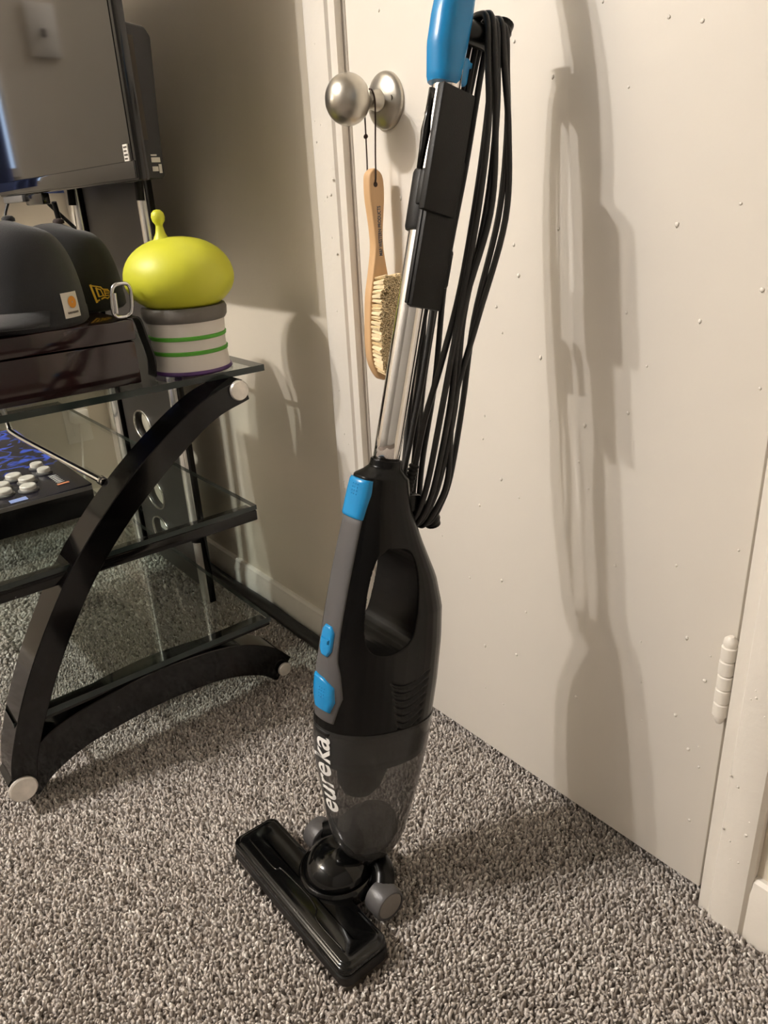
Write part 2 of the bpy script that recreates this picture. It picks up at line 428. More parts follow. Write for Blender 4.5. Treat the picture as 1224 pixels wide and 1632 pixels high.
# ================================================================== STICK VACUUM
VX = -0.588
T0 = np.array([-0.2297, 0.5557]); AX = np.array([0.2654, 0.9641]); PV = np.array([0.9641, -0.2654])
def W(lx, vv, uu):
    q = T0 + uu * AX + vv * PV
    return (VX + lx, q[0], q[1])
vac = root('stick_vacuum', (VX, -0.35, 0.0), 'black and blue corded stick vacuum leaning back on the carpet in front of the door', 'vacuum')

# body cross-sections: (u, front v, back v, half width, exponent)
BODY = [(0.004, -0.0165, 0.0175, 0.0165, 2.0), (-0.004, -0.017, 0.0185, 0.017, 2.0), (-0.009, -0.024, 0.024, 0.0195, 2.2), (-0.014, -0.0335, 0.0285, 0.0225, 2.5), (-0.045, -0.0355, 0.036, 0.027, 2.6),
        (-0.085, -0.0385, 0.062, 0.032, 2.6), (-0.125, -0.0405, 0.091, 0.037, 2.6), (-0.162, -0.0415, 0.109, 0.041, 2.5), (-0.204, -0.042, 0.118, 0.0435, 2.4), (-0.255, -0.040, 0.124, 0.0455, 2.3),
        (-0.300, -0.035, 0.127, 0.046, 2.2), (-0.318, -0.032, 0.1275, 0.046, 2.2)]
CUPS = [(-0.300, -0.0345, 0.1275, 0.0465, 2.2), (-0.318, -0.032, 0.128, 0.0465, 2.2), (-0.351, -0.0245, 0.128, 0.0455, 2.2), (-0.400, -0.006, 0.125, 0.043, 2.2), (-0.440, 0.008, 0.121, 0.039, 2.2),
        (-0.464, 0.018, 0.118, 0.036, 2.2), (-0.480, 0.027, 0.114, 0.032, 2.2), (-0.492, 0.038, 0.107, 0.027, 2.1), (-0.497, 0.047, 0.100, 0.022, 2.0)]
def station(tab, u):
    t = sorted(tab); us = [a[0] for a in t]
    return [float(np.interp(u, us, [a[k] for a in t])) for k in range(1, 5)]
def sect(tab, u, n=40, grow=0.0):
    fr, bk, hw, ex = station(tab, u); c = (fr + bk) / 2; a = (bk - fr) / 2 + grow; hw += grow
    # shear: stations follow u, the split line droops slightly to the back
    out = []
    for k in range(n):
        th = 2 * math.pi * k / n; ct, st = math.cos(th), math.sin(th)
        out.append(W(hw * math.copysign(abs(st) ** (2 / ex), st), c + a * math.copysign(abs(ct) ** (2 / ex), ct), u))
    return out
def front_pt(tab, u, lx, lift):
    fr, bk, hw, ex = station(tab, u); c = (fr + bk) / 2; a = (bk - fr) / 2
    q = min(abs(lx / hw), 0.995)
    return W(lx * (1 + lift * 4), c - a * (1 - q ** ex) ** (1 / ex) - lift, u)
def front_patch(name, tab, outline, lift, inset, material, parent, rows=14, cols=8):
    """raised pad on the front of the body; outline = [(u, half_width_left, half_width_right)] from top to bottom"""
    us = [o_[0] for o_ in outline][::-1]; L_ = [o_[1] for o_ in outline][::-1]; R_ = [o_[2] for o_ in outline][::-1]
    uu = np.linspace(us[0], us[-1], rows); V = []; F = []
    for layer in (-0.004, lift * 0.6, lift):
        for i, u in enumerate(uu):
            k = inset if layer == lift else 0.0
            u2 = min(max(u, us[0] + k), us[-1] - k)
            l, r = np.interp(u, us, L_), np.interp(u, us, R_)
            for j in range(cols + 1):
                x = l + k + (r - l - 2 * k) * j / cols
                V.append(front_pt(tab, u2, x, layer))
    nc = cols + 1; NL = rows * nc
    for i in range(rows - 1):
        for j in range(cols): p = 2 * NL + i * nc + j; F.append((p, p + 1, p + nc + 1, p + nc))
    rim = [j for j in range(cols)] + [i * nc + cols for i in range(rows - 1)] + [(rows - 1) * nc + cols - j for j in range(cols)] + [(rows - 1 - i) * nc for i in range(rows - 1)]
    for la in (0, 1):
        for a, b_ in zip(rim, rim[1:] + rim[:1]): F.append((la * NL + a, la * NL + b_, (la + 1) * NL + b_, (la + 1) * NL + a))
    return sharp(mesh_obj(name, V, F, material, parent), 50)

us = [0.004, -0.004, -0.009, -0.014, -0.02] + list(np.linspace(-0.03, -0.306, 32))
v, f = loft([sect(BODY, u) for u in us])
body = mesh_obj('motor_body', v, f, M['black'], vac)
# handle opening cut through the body
hole = catmull([(-0.004, -0.086), (0.022, -0.088), (0.036, -0.102), (0.044, -0.130), (0.046, -0.165), (0.042, -0.190), (0.022, -0.203), (-0.002, -0.203), (-0.016, -0.190), (-0.021, -0.160), (-0.021, -0.125), (-0.016, -0.098), (-0.004, -0.086)], 4)[:-1]
rings = [[W(x, p[0] + 0.0, p[1]) for p in hole] for x in (-0.07, 0.07)]
v, f = loft(rings); cut = mesh_obj('cutter', v, f, M['black'], vac)
def add_bool(o, c):
    md = o.modifiers.new('b', 'BOOLEAN'); md.operation = 'DIFFERENCE'; md.object = c; md.solver = 'EXACT'
add_bool(body, cut)
# crescent vents on the near side
cuts = [cut]
for k in range(7):
    u0 = -0.238 - k * 0.0098
    l = 0.020 + 0.0035 * k; r = 0.083 - 0.0006 * k
    path = []
    for t in np.linspace(0, 1, 9):
        vv = l + (r - l) * t
        fr, bk, hw, ex = station(BODY, u0); c = (fr + bk) / 2; a = (bk - fr) / 2
        x = hw * max(1 - abs((vv - c) / a) ** ex, 0) ** (1 / ex)
        path.append(W(x, vv, u0 - 0.010 * math.sin(math.pi * t ** 0.8) + 0.004 * t))
    v, f = tube_geo(path, [0.001] + [0.0027] * 7 + [0.001], 8); c_ = mesh_obj('cutter', v, f, M['black'], vac); add_bool(body, c_); cuts.append(c_)
apply_mods(body)
md = body.modifiers.new('r', 'REMESH'); md.mode = 'VOXEL'; md.voxel_size = 0.0009
md = body.modifiers.new('s', 'SMOOTH'); md.factor = 0.5; md.iterations = 5
apply_mods(body)
body.data.polygons.foreach_set('use_smooth', [True] * len(body.data.polygons))
body.data.materials.clear(); body.data.materials.append(M['blacksoft'])
for c_ in cuts: bpy.data.objects.remove(c_)
# finger side of the opening is ribbed grey-black
front_patch('grip_strip', BODY, [(-0.058, -0.013, 0.016), (-0.10, -0.014, 0.0165), (-0.18, -0.014, 0.0165), (-0.215, -0.015, 0.018), (-0.228, -0.018, 0.022), (-0.255, -0.019, 0.026), (-0.289, -0.010, 0.019)], 0.0014, 0.0008, M['grip'], vac, 36, 10)
b1 = front_patch('release_button', BODY, [(-0.0165, -0.013, 0.0165), (-0.03, -0.014, 0.018), (-0.0575, -0.0135, 0.0165)], 0.0042, 0.0022, M['blue'], vac, 12, 8)
b2 = front_patch('power_switch', BODY, [(-0.178, -0.004, 0.006), (-0.184, -0.008, 0.011), (-0.205, -0.008, 0.011), (-0.213, -0.003, 0.006)], 0.0042, 0.0016, M['blue'], vac, 14, 8)
front_patch('slider_ridge', BODY, [(-0.192, -0.005, 0.008), (-0.198, -0.005, 0.008)], 0.0062, 0.001, M['blue'], b2, 5, 6)
b3 = front_patch('cup_release_button', BODY, [(-0.238, -0.013, 0.004), (-0.244, -0.013, 0.0185), (-0.262, -0.011, 0.0205), (-0.276, -0.005, 0.016)], 0.0044, 0.0016, M['blue'], vac, 12, 8)
def dots(parent, u0, x0, lift, nx=3, nu=4, du=0.0035, dx=0.0035):
    g = []
    for i in range(nx):
        for j in range(nu):
            p = Vector(front_pt(BODY, u0 - j * du, x0 + i * dx, lift))
            bm = bmesh.new(); bmesh.ops.create_icosphere(bm, subdivisions=1, radius=0.0008)
            g.append(([tuple(q.co + p) for q in bm.verts], [tuple(a.index for a in h.verts) for h in bm.faces])); bm.free()
    vv, ff = merge(g); mesh_obj('grip_dots', vv, ff, M['blue'], parent)
dots(b1, -0.022, -0.001, 0.0042); dots(b3, -0.249, 0.002, 0.0044)
# chrome band collar at the top of the body is part of the body; dust cup
us = list(np.linspace(-0.300, -0.492, 26)) + [-0.497]
rings = [sect(CUPS, u, 48, 0.0006) for u in us]
v, f = loft(rings); cup = sharp(mesh_obj('dust_cup', v, f, M['cup'], vac), 50)
# seam rib, dark inner collar, filter cone and dust inside the cup
v, f = loft([sect(CUPS, u, 48, -0.003) for u in np.linspace(-0.304, -0.350, 5)]); mesh_obj('filter_collar', v, f, M['blackmatte'], cup)
fl = []
for u, k in ((-0.348, 1.0), (-0.37, 0.92), (-0.39, 0.78), (-0.402, 0.55), (-0.407, 0.25)):
    fr, bk, hw, ex = station(CUPS, u); c = 0.040
    fl.append([W(0.030 * k * math.cos(a), c + 0.036 * k * math.sin(a), u) for a in np.linspace(0, 2 * math.pi, 24, endpoint=False)])
v, f = loft(fl); mesh_obj('filter_cone', v, f, M['filt'], cup)
du = []
for u, k in ((-0.441, 0.40), (-0.444, 0.66), (-0.452, 0.86), (-0.464, 0.95), (-0.478, 0.96), (-0.489, 0.88)):
    s_ = sect(CUPS, u, 28, -0.003); cx = np.mean(np.array(s_), axis=0) + np.array([0.0, 0.010 if u > -0.45 else 0.0, 0.0])
    du.append([tuple(cx + (np.array(p) - cx) * k * random.uniform(0.78, 1.0)) for p in s_])
v, f = loft(du); mesh_obj('dust_clump', v, f, M['dust'], cup)
# cup latch tab under the release button
front_patch('latch_tab', CUPS, [(-0.302, -0.009, 0.016), (-0.308, -0.007, 0.014)], 0.002, 0.001, M['blackmatte'], cup, 4, 8)
# lettering up the front of the cup
tv, tf = text_geo('eureka', 0.040, 0, 0.0006)
xs = [p[0] for p in tv]; x0, x1 = min(xs), max(xs)
V = []
for p in tv:
    u = -0.414 + (p[0] - x0) / (x1 - x0) * 0.105
    V.append(front_pt(CUPS, u, 0.0160 - p[1] * 0.95, 0.0016))
mesh_obj('lettering', V, tf, M['white'], cup, False)

# neck and floor head
nk = [W(0, 0.073, -0.490), W(0, 0.071, -0.505), (-0.592, -0.297, 0.052), (-0.598, -0.312, 0.040)]
v, f = tube_geo(nk, [0.021, 0.0205, 0.022, 0.024], 24); mesh_obj('neck', v, f, M['black'], vac)
HX0, HX1, HY0, HY1 = -0.742, -0.488, -0.405, -0.338
def rrect(x0, x1, y0, y1, r, z, n=6, bulge=0.0):
    out = []
    for cx, cy, a0 in ((x1 - r, y1 - r, 0), (x0 + r, y1 - r, 90), (x0 + r, y0 + r, 180), (x1 - r, y0 + r, 270)):
        for k in range(n + 1):
            a = math.radians(a0 + 90 * k / n); out.append((cx + r * math.cos(a), cy + r * math.sin(a), z))
    return out
rg = lambda d, z, r=0.012: rrect(HX0 + d, HX1 - d, HY0 + d, HY1 - d, max(r - d * 0.3, 0.004), z)
v, f = loft([rg(0.003, 0.003), rg(0.0, 0.006), rg(0.0, 0.0185), rg(0.0012, 0.0200)])
head = sharp(mesh_obj('head_base', v, f, M['blackmatte'], vac), 30)
v, f = loft([rg(0.0035, 0.0198), rg(0.0035, 0.0222)]); mesh_obj('head_seam', v, f, M['blacksoft'], vac)
top = [rg(0.0010, 0.0222), rg(0.0006, 0.0275), rg(0.0014, 0.0296), rg(0.0032, 0.0305), rg(0.0060, 0.0308), rg(0.0066, 0.0322), rg(0.0080, 0.0330), rg(0.016, 0.0340, 0.014), rg(0.026, 0.0348, 0.016)]
v, f = loft(top); hd = sharp(mesh_obj('head_cover', v, f, M['black'], vac), 60)
# raised moulding line along the front of the cover
ln = [(HX0 + 0.02, HY0 + 0.018, 0.0342), (-0.66, HY0 + 0.018, 0.0345), (-0.652, HY0 + 0.024, 0.0347), (-0.60, HY0 + 0.027, 0.0348), (-0.575, HY0 + 0.024, 0.0348), (-0.56, HY0 + 0.016, 0.0342), (HX1 - 0.02, HY0 + 0.017, 0.0342)]
v, f = tube_geo(catmull(ln, 8), 0.0011, 8); mesh_obj('moulding_line', v, f, M['black'], hd)
# swivel collar dome
v, f = merge([lathe_geo([(0, 0.02), (0.050, 0.02), (0.050, 0.034), (0.0475, 0.039), (0.046, 0.040), (0.0455, 0.0375), (0.043, 0.0375), (0.0425, 0.043), (0.037, 0.054), (0.028, 0.062), (0.016, 0.066), (0, 0.067)], (-0.606, -0.326, 0), 'z', 48)])
sharp(mesh_obj('swivel_collar', v, f, M['black'], vac), 50)
# axle arm to the wheels
arm = [(-0.668, -0.300, 0.030), (-0.650, -0.290, 0.040), (-0.606, -0.284, 0.044), (-0.565, -0.288, 0.040), (-0.548, -0.300, 0.030)]
v, f = tube_geo(catmull(arm, 8), 0.0145, 14); mesh_obj('axle_arm', v, f, M['blacksoft'], vac)
def wheel(xa, xb):
    s_ = 1 if xb > xa else -1
    v, f = lathe_geo([(0, xa), (0.018, xa), (0.0205, xa + 0.002 * s_), (0.021, xa + 0.006 * s_), (0.021, xb - 0.003 * s_), (0.0195, xb), (0.0175, xb), (0.0172, xb - 0.0015 * s_), (0, xb - 0.0015 * s_)], (0, -0.306, 0.0225), 'x', 36)
    w_ = sharp(mesh_obj('wheel', v, f, M['wheel'], vac), 40)
    v, f = lathe_geo([(0, xb - 0.0016 * s_), (0.0168, xb - 0.0016 * s_), (0.0165, xb - 0.0006 * s_), (0.004, xb - 0.0002 * s_), (0, xb - 0.0002 * s_)], (0, -0.306, 0.0225), 'x', 36)
    sharp(mesh_obj('wheel_cap', v, f, M['wheelhub'], w_), 40)
wheel(-0.553, -0.526); wheel(-0.663, -0.688)

# chrome tube
v, f = tube_geo([W(0, 0, u) for u in np.linspace(-0.01, 0.40, 12)], 0.0142, 28); mesh_obj('chrome_tube', v, f, M['chrome'], vac)
# tool clip and crevice tools beside the tube
def vbox(name, x0, x1, v0, v1, u0, u1, material, parent, bev=0.0015, taper=0.0):
    bm = bmesh.new(); bmesh.ops.create_cube(bm, size=1); off = world_loc(parent)
    for q in bm.verts:
        t = q.co.z + 0.5
        x = (x0 + x1) / 2 + q.co.x * (x1 - x0); vv = (v0 + v1) / 2 + q.co.y * (v1 - v0) * (1 - taper * (1 - t)); q.co = Vector(W(x, vv, u0 + (u1 - u0) * t)) - off
    bmesh.ops.bevel(bm, geom=bm.edges[:], offset=bev, segments=2, affect='EDGES', profile=0.5)
    me = bpy.data.meshes.new(name); bm.to_mesh(me); bm.free(); me.materials.append(material)
    me.polygons.foreach_set('use_smooth', [True] * len(me.polygons))
    o = bpy.data.objects.new(name, me); COL.objects.link(o); o.parent = parent
    return sharp(o, 40)
clip = mesh_obj('tool_clip', *tube_geo([W(0, 0, u) for u in (0.232, 0.235, 0.284, 0.287)], [0.0175, 0.0185, 0.0185, 0.0175], 28), M['blackmatte'], vac); sharp(clip, 50)
lo = vbox('crevice_tool', 0.0145, 0.023, -0.0200, 0.0205, 0.160, 0.30, M['blackmatte'], vac, 0.002)
vbox('tool_edge', 0.0135, 0.0185, -0.0215, -0.0175, 0.162, 0.25, M['blackmatte'], lo, 0.001)
up = vbox('brush_tool', 0.020, 0.0290, -0.0290, 0.0130, 0.247, 0.356, M['blackmatte'], vac, 0.002)
vbox('tool_edge', 0.013, 0.0215, -0.0275, -0.014, 0.252, 0.283, M['blackmatte'], up, 0.0015)
v, f = tube_geo([W(0.0125, -0.0275, u) for u in (0.283, 0.30, 0.316, 0.328, 0.352)], [0.0030, 0.0036, 0.0046, 0.0032, 0.0032], 12); mesh_obj('tool_rail', v, f, M['black'], up)

# blue upper handle
HD = [(0.364, -0.0185, 0.009, 0.0145), (0.368, -0.0205, 0.0105, 0.0155), (0.394, -0.0265, 0.0125, 0.0165), (0.42, -0.027, 0.0130, 0.0165), (0.4416, -0.0250, 0.0120, 0.0165), (0.465, -0.021, 0.0155, 0.0160), (0.49, -0.011, 0.026, 0.016), (0.515, 0.003, 0.042, 0.0155), (0.533, 0.021, 0.055, 0.0145), (0.541, 0.035, 0.055, 0.009)]
rings = []
for u in np.linspace(0.364, 0.541, 40):
    t = [np.interp(u, [h[0] for h in HD], [h[k] for h in HD]) for k in (1, 2, 3)]
    c, a, hw = (t[0] + t[1]) / 2, (t[1] - t[0]) / 2, t[2]
    rings.append([W(hw * math.copysign(abs(math.sin(q)) ** 0.85, math.sin(q)), c + a * math.copysign(abs(math.cos(q)) ** 0.85, math.cos(q)), u) for q in np.linspace(0, 2 * math.pi, 32, endpoint=False)])
v, f = loft(rings); hnd = sharp(mesh_obj('handle', v, f, M['blue'], vac), 60)
vbox('cord_clip', -0.004, 0.012, 0.004, 0.0165, 0.366, 0.391, M['blue'], hnd, 0.004)
vbox('cord_clip_tip', -0.002, 0.009, 0.013, 0.0205, 0.384, 0.389, M['blue'], hnd, 0.001)
# cord hooks
def hook(pts, r, name):
    v, f = tube_geo(catmull(pts, 8), r, 16); return mesh_obj(name, v, f, M['blacksoft'], vac)
hook([W(0, 0.000, 0.414), W(0, 0.026, 0.417), W(0, 0.050, 0.421), W(0, 0.060, 0.433), W(0, 0.063, 0.441)], [0.011] * 17 + [0.0105] * 8 + [0.009] * 7 + [0.004], 'upper_cord_hook')
hook([W(0, 0.020, -0.045), W(0, 0.045, -0.048), W(0, 0.068, -0.054), W(0, 0.083, -0.066), W(0, 0.087, -0.072)], [0.0115] * 17 + [0.011] * 8 + [0.009] * 7 + [0.004], 'lower_cord_hook')

# wrapped cord: one continuous run of loops over the two hooks
pts = []
NL = 5
wob = lambda s: random.uniform(-s, s)
for i in range(NL):
    vt = 0.026 + 0.0068 * i; vb = 0.040 + 0.0075 * i
    bul = (0.006, 0.012, 0.004, 0.022, 0.010)[i]
    g = 0.0028 * (i % 2)
    # far side going up
    pts += [W(-0.0145 - g, vb + 0.002, -0.050), W(-0.021 - g, vb + 0.004 + wob(.003), 0.00), W(-0.024 - g + wob(.004), vb + 0.004 + wob(.006), 0.09), W(-0.025 - g + wob(.003), (vt + vb) / 2 + 0.006 + wob(.004), 0.20),
            W(-0.022 - g + wob(.003), vt + 0.010 + wob(.003), 0.31), W(-0.0165 - g, vt + 0.004, 0.40)]
    # over the top hook
    pts += [W(-0.010, vt + 0.001, 0.4285 + g), W(0.0, vt + 0.001, 0.4345 + g), W(0.010, vt + 0.002, 0.4285 + g)]
    # near side going down
    pts += [W(0.0165 + g, vt + 0.006, 0.395), W(0.022 + g + wob(.002), vt + 0.011 + bul * 0.5, 0.34), W(0.024 + g + wob(.003), (vt + vb) / 2 + 0.006 + bul, 0.262), W(0.024 + g + wob(.004), (vt + vb) / 2 + 0.004 + bul * 0.4 + wob(.004), 0.16),
            W(0.023 + g + wob(.003), vb + 0.004 + wob(.005), 0.07), W(0.021 + g, vb + 0.008 + wob(.003), -0.01), W(0.0155 + g, vb + 0.006, -0.046)]
    pts += [W(0.009, vb + 0.003, -0.0635 - g), W(0.0, vb + 0.003, -0.0685 - g), W(-0.009, vb + 0.003, -0.0635 - g)]
pts += [W(-0.016, 0.045, -0.045), W(-0.017, 0.046, 0.03), W(-0.014, 0.045, 0.10), W(-0.016, 0.044, 0.19)]
cordg = tube_geo(catmull(pts, 7), 0.0033, 8)
cord = mesh_obj('power_cord', *cordg, M['cord'], vac)
vbox('plug', -0.030, -0.006, 0.034, 0.054, 0.185, 0.225, M['blackmatte'], vac, 0.004)
# tail from the body to the loops with its ribbed strain relief
tl = catmull([W(0.004, 0.034, -0.030), W(0.006, 0.037, 0.0), W(0.010, 0.036, 0.05), W(0.016, 0.040, 0.11), W(0.019, 0.046, 0.19), W(0.018, 0.046, 0.30), W(0.012, 0.044, 0.40)], 8)
v, f = tube_geo(tl, 0.0034, 8); mesh_obj('cord_tail', v, f, M['cord'], vac)
sr = [W(0.004 + 0.0015 * t, 0.0335 + 0.003 * t, -0.034 + 0.034 * t) for t in np.linspace(0, 1, 25)]
v, f = tube_geo(sr, [0.0058 if k % 3 else 0.0044 for k in range(25)], 12); mesh_obj('strain_relief', v, f, M['blackmatte'], vac)
vbox('relief_socket', -0.006, 0.014, 0.028, 0.048, -0.052, -0.032, M['blacksoft'], vac, 0.003)

# ================================================================== TELEVISION STAND
sx0, sx1 = -2.14, -1.02
st = root('television_stand', (-1.58, -0.36, 0.0), 'glass television stand with curved black lacquer legs against the wall', 'stand')
def band(center, halfw):
    """offset a centre line in (y,z) to a closed outline"""
    P = [np.array(p) for p in catmull(center, 6)]; hw = np.interp(np.linspace(0, 1, len(P)), np.linspace(0, 1, len(halfw)), halfw)
    A_, B_ = [], []
    for i, p in enumerate(P):
        t = P[min(i + 1, len(P) - 1)] - P[max(i - 1, 0)]; t = t / np.linalg.norm(t); nn = np.array([-t[1], t[0]])
        A_.append(p + nn * hw[i]); B_.append(p - nn * hw[i])
    return A_ + B_[::-1]
def strip_prism(name, center, halfw, x0, x1, material, parent, bev=0.0012):
    P = band(center, halfw); n = len(P) // 2
    rings = []
    for i in range(n):
        a, b_ = P[i], P[2 * n - 1 - i]
        rings.append([(x0, a[0], a[1]), (x1, a[0], a[1]), (x1, b_[0], b_[1]), (x0, b_[0], b_[1])])
    v, f = loft(rings); o = mesh_obj(name, v, f, material, parent); return sharp(bevel_mesh(o, bev, 1, 50), 30)
LEG = [(-0.152, 0.552), (-0.215, 0.533), (-0.288, 0.487), (-0.352, 0.436), (-0.402, 0.388), (-0.447, 0.336), (-0.482, 0.286), (-0.516, 0.230), (-0.543, 0.178), (-0.565, 0.128), (-0.582, 0.080), (-0.590, 0.030)]
FOOT = [(-0.592, 0.036), (-0.560, 0.066), (-0.510, 0.090), (-0.445, 0.102), (-0.355, 0.108), (-0.250, 0.098), (-0.180, 0.070), (-0.142, 0.036)]
for xa, xb, cx in ((-1.08, -1.02, -1.0195), (-2.14, -2.08, None)):
    strip_prism('leg', LEG, [0.017, 0.0195, 0.0195, 0.0195, 0.017], xa, xb, M['lacquer'], st)
    strip_prism('foot', FOOT, [0.026, 0.031, 0.031, 0.030, 0.024], xa + 0.004, xb - 0.004, M['lacquer'], st)
    if cx:
        for (y, z, r) in ((-0.165, 0.553, 0.0155), (-0.592, 0.045, 0.020), (-0.145, 0.040, 0.0125)):
            lathe('end_cap', [(0, cx), (r, cx), (r, cx + 0.003), (r * 0.9, cx + 0.005), (0, cx + 0.0055)], (0, y, z), M['capmetal'], st, 'x', 28)
def glass_shelf(name, x0, x1, y0, y1, z0, z1):
    v = [(x, y, z) for z in (z0, z1) for x, y in ((x0, y0), (x1, y0), (x1, y1), (x0, y1))]
    f = [(3, 2, 1, 0), (4, 5, 6, 7), (0, 1, 5, 4), (1, 2, 6, 5), (2, 3, 7, 6), (3, 0, 4, 7)]
    return mesh_obj(name, v, f, M['glass'], st, False, [M['glassedge']], [0, 0, 1, 1, 1, 1])
glass_shelf('top_shelf', -2.125, -1.052, -0.62, -0.098, 0.567, 0.577)
glass_shelf('middle_shelf', -2.06, -1.033, -0.60, -0.152, 0.349, 0.357)
glass_shelf('bottom_shelf', -2.06, -1.027, -0.58, -0.155, 0.1400, 0.150)
# rails under the shelf ends
for xa in (-1.0675, -2.10):
    box('shelf_rail', (xa + 0.004, -0.575, 0.1325), (xa + 0.038, -0.156, 0.1398), M['lacquer'], st, 0.0015)
    box('shelf_rail', (xa, -0.60, 0.331), (xa + 0.036, -0.153, 0.3485), M['lacquer'], st, 0.002)
# chrome front rod, bent at the ends
rod = [(-1.080, -0.372, 0.446), (-1.18, -0.400, 0.466), (-1.295, -0.430, 0.488), (-1.318, -0.432, 0.500), (-1.325, -0.432, 0.530), (-1.326, -0.432, 0.5665)]
tube('brace_rod', catmull(rod, 6), 0.0045, M['chrome'], st)
lathe('brace_bolt', [(0, -1.092), (0.007, -1.092), (0.007, -1.081), (0, -1.081)], (0, -0.372, 0.446), M['chrome'], st, 'x', 16)
# rear spine with cable openings, chrome uprights, mount
spx0, spx1, spy = -1.745, -1.445, -0.085
spn = box('spine_panel', (spx0, spy - 0.008, 0.02), (spx1, spy + 0.008, 0.98), M['spine'], st, 0.0)
cts = []
for zc in (0.36, 0.195, 0.10):
    v, f = lathe_geo([(0, -0.05), (1, -0.05), (1, 0.05), (0, 0.05)], (0, 0, 0), 'y', 28)
    v = [(-1.635 + p[0] * 0.048, spy + p[1], zc + p[2] * 0.034) for p in v]
    c_ = mesh_obj('cutter', v, f, M['spine']); add_bool(spn, c_); cts.append(c_)
apply_mods(spn)
for c_ in cts: bpy.data.objects.remove(c_)
for zc in (0.36, 0.195, 0.10):
    ring = [(-1.635 + 0.049 * math.cos(a), spy - 0.009, zc + 0.035 * math.sin(a)) for a in np.linspace(0, 2 * math.pi, 33)]
    tube('opening_rim', ring, 0.0028, M['chrome'], st, 8)
for x in (-1.418, -1.772):
    tube('upright', [(x, -0.098, z) for z in (0.0, 0.01, 0.97, 0.98)], [0.013] * 4, M['upright'], st, 20)
    box('upright_channel', (x + 0.0132, -0.100, 0.0), (x + 0.0165, -0.086, 0.975), M['lacquer'], st, 0.001)
    lathe('upright_collar', [(0, 0.148), (0.0165, 0.148), (0.0165, 0.162), (0, 0.162)], (x, -0.098, 0), M['lacquer'], st, 'z', 20)
    for zz_ in (0.857,):
        tube('mount_hook', [(x + 0.06, -0.10, zz_ + 0.10), (x + 0.06, -0.125, zz_ + 0.05), (x + 0.06, -0.13, zz_ - 0.03)], 0.008, M['blackmatte'], st, 8)
box('mount_plate', (-1.74, -0.118, 0.89), (-1.45, -0.094, 1.12), M['tvback'], st, 0.003)

# ================================================================== TELEVISION
tv_ = root('television', (-1.45, -0.21, 0.85), 'flat television with glossy dark screen mounted above the glass stand', 'television')
TX0, TX1, TZ0, TZ1, TY = -1.815, -1.088, 0.850, 1.335, -0.240
box('cabinet', (TX0, TY, TZ0), (TX1, TY + 0.017, TZ1), M['tvblack'], tv_, 0.003)
scr = box('screen', (TX0 + 0.016, TY - 0.0012, TZ0 + 0.026), (TX1 - 0.008, TY + 0.002, TZ1 - 0.012), M['screen'], tv_)
box('lower_bezel', (TX0 + 0.003, TY - 0.0028, TZ0 + 0.003), (TX1 - 0.003, TY + 0.001, TZ0 + 0.025), M['screen'], tv_, 0.0012)
# rear housing with its sloped upper edge
poly = [(TY + 0.0172, 0.854), (TY + 0.068, 0.854), (TY + 0.071, 0.93), (TY + 0.077, 1.035), (TY + 0.070, 1.047), (TY + 0.0172, 1.055)]
v, f = prism_x(poly, -1.75, -1.150); rh = mesh_obj('rear_housing', v, f, M['tvback'], tv_); bevel_mesh(rh, 0.004)
box('vent_slot', (-1.1575, TY + 0.042, 0.905), (-1.1485, TY + 0.049, 1.035), M['gap'], rh)
for (y0, z0, dy, dz) in ((0.0495, 0.8755, 0.0135, 0.0065), (0.0495, 0.8635, 0.009, 0.0065), (0.0595, 0.861, 0.0045, 0.012), (0.0495, 0.884, 0.009, 0.002)):
    box('sticker', (-1.1505, TY + y0, z0), (-1.1493, TY + y0 + dy, z0 + dz), M['sticker'], rh)
# small bright badge at the screen's lower corner
bd = box('badge', (-1.118, TY - 0.0034, 0.8755), (-1.102, TY - 0.0014, 0.8965), M['sticker'], tv_)
for k in range(4): box('badge_mark', (-1.115, TY - 0.004, 0.8775 + k * 0.0048), (-1.106 + 0.002 * (k % 2), TY - 0.0032, 0.8795 + k * 0.0048), M['gap'], bd)
box('sensor_bar', (-1.79, TY - 0.002, TZ0 - 0.013), (-1.655, TY + 0.016, TZ0 - 0.0005), M['silver'], tv_, 0.002)
box('stand_socket', (-1.652, TY + 0.002, TZ0 - 0.02), (-1.545, TY + 0.017, TZ0 - 0.0005), M['tvblack'], tv_, 0.003)

# ================================================================== THINGS ON THE TOP SHELF
ZT = 0.577
bx_ = root('storage_box', (-1.24, -0.45, ZT), 'glossy dark maroon box under the caps on the top glass shelf', 'box')
box('box_base', (-1.40, -0.52, ZT + 0.0005), (-1.084, -0.286, ZT + 0.062), M['maroon'], bx_, 0.003)
box('box_lid', (-1.402, -0.522, ZT + 0.0635), (-1.082, -0.284, ZT + 0.092), M['maroon'], bx_, 0.003)
ZB = ZT + 0.092

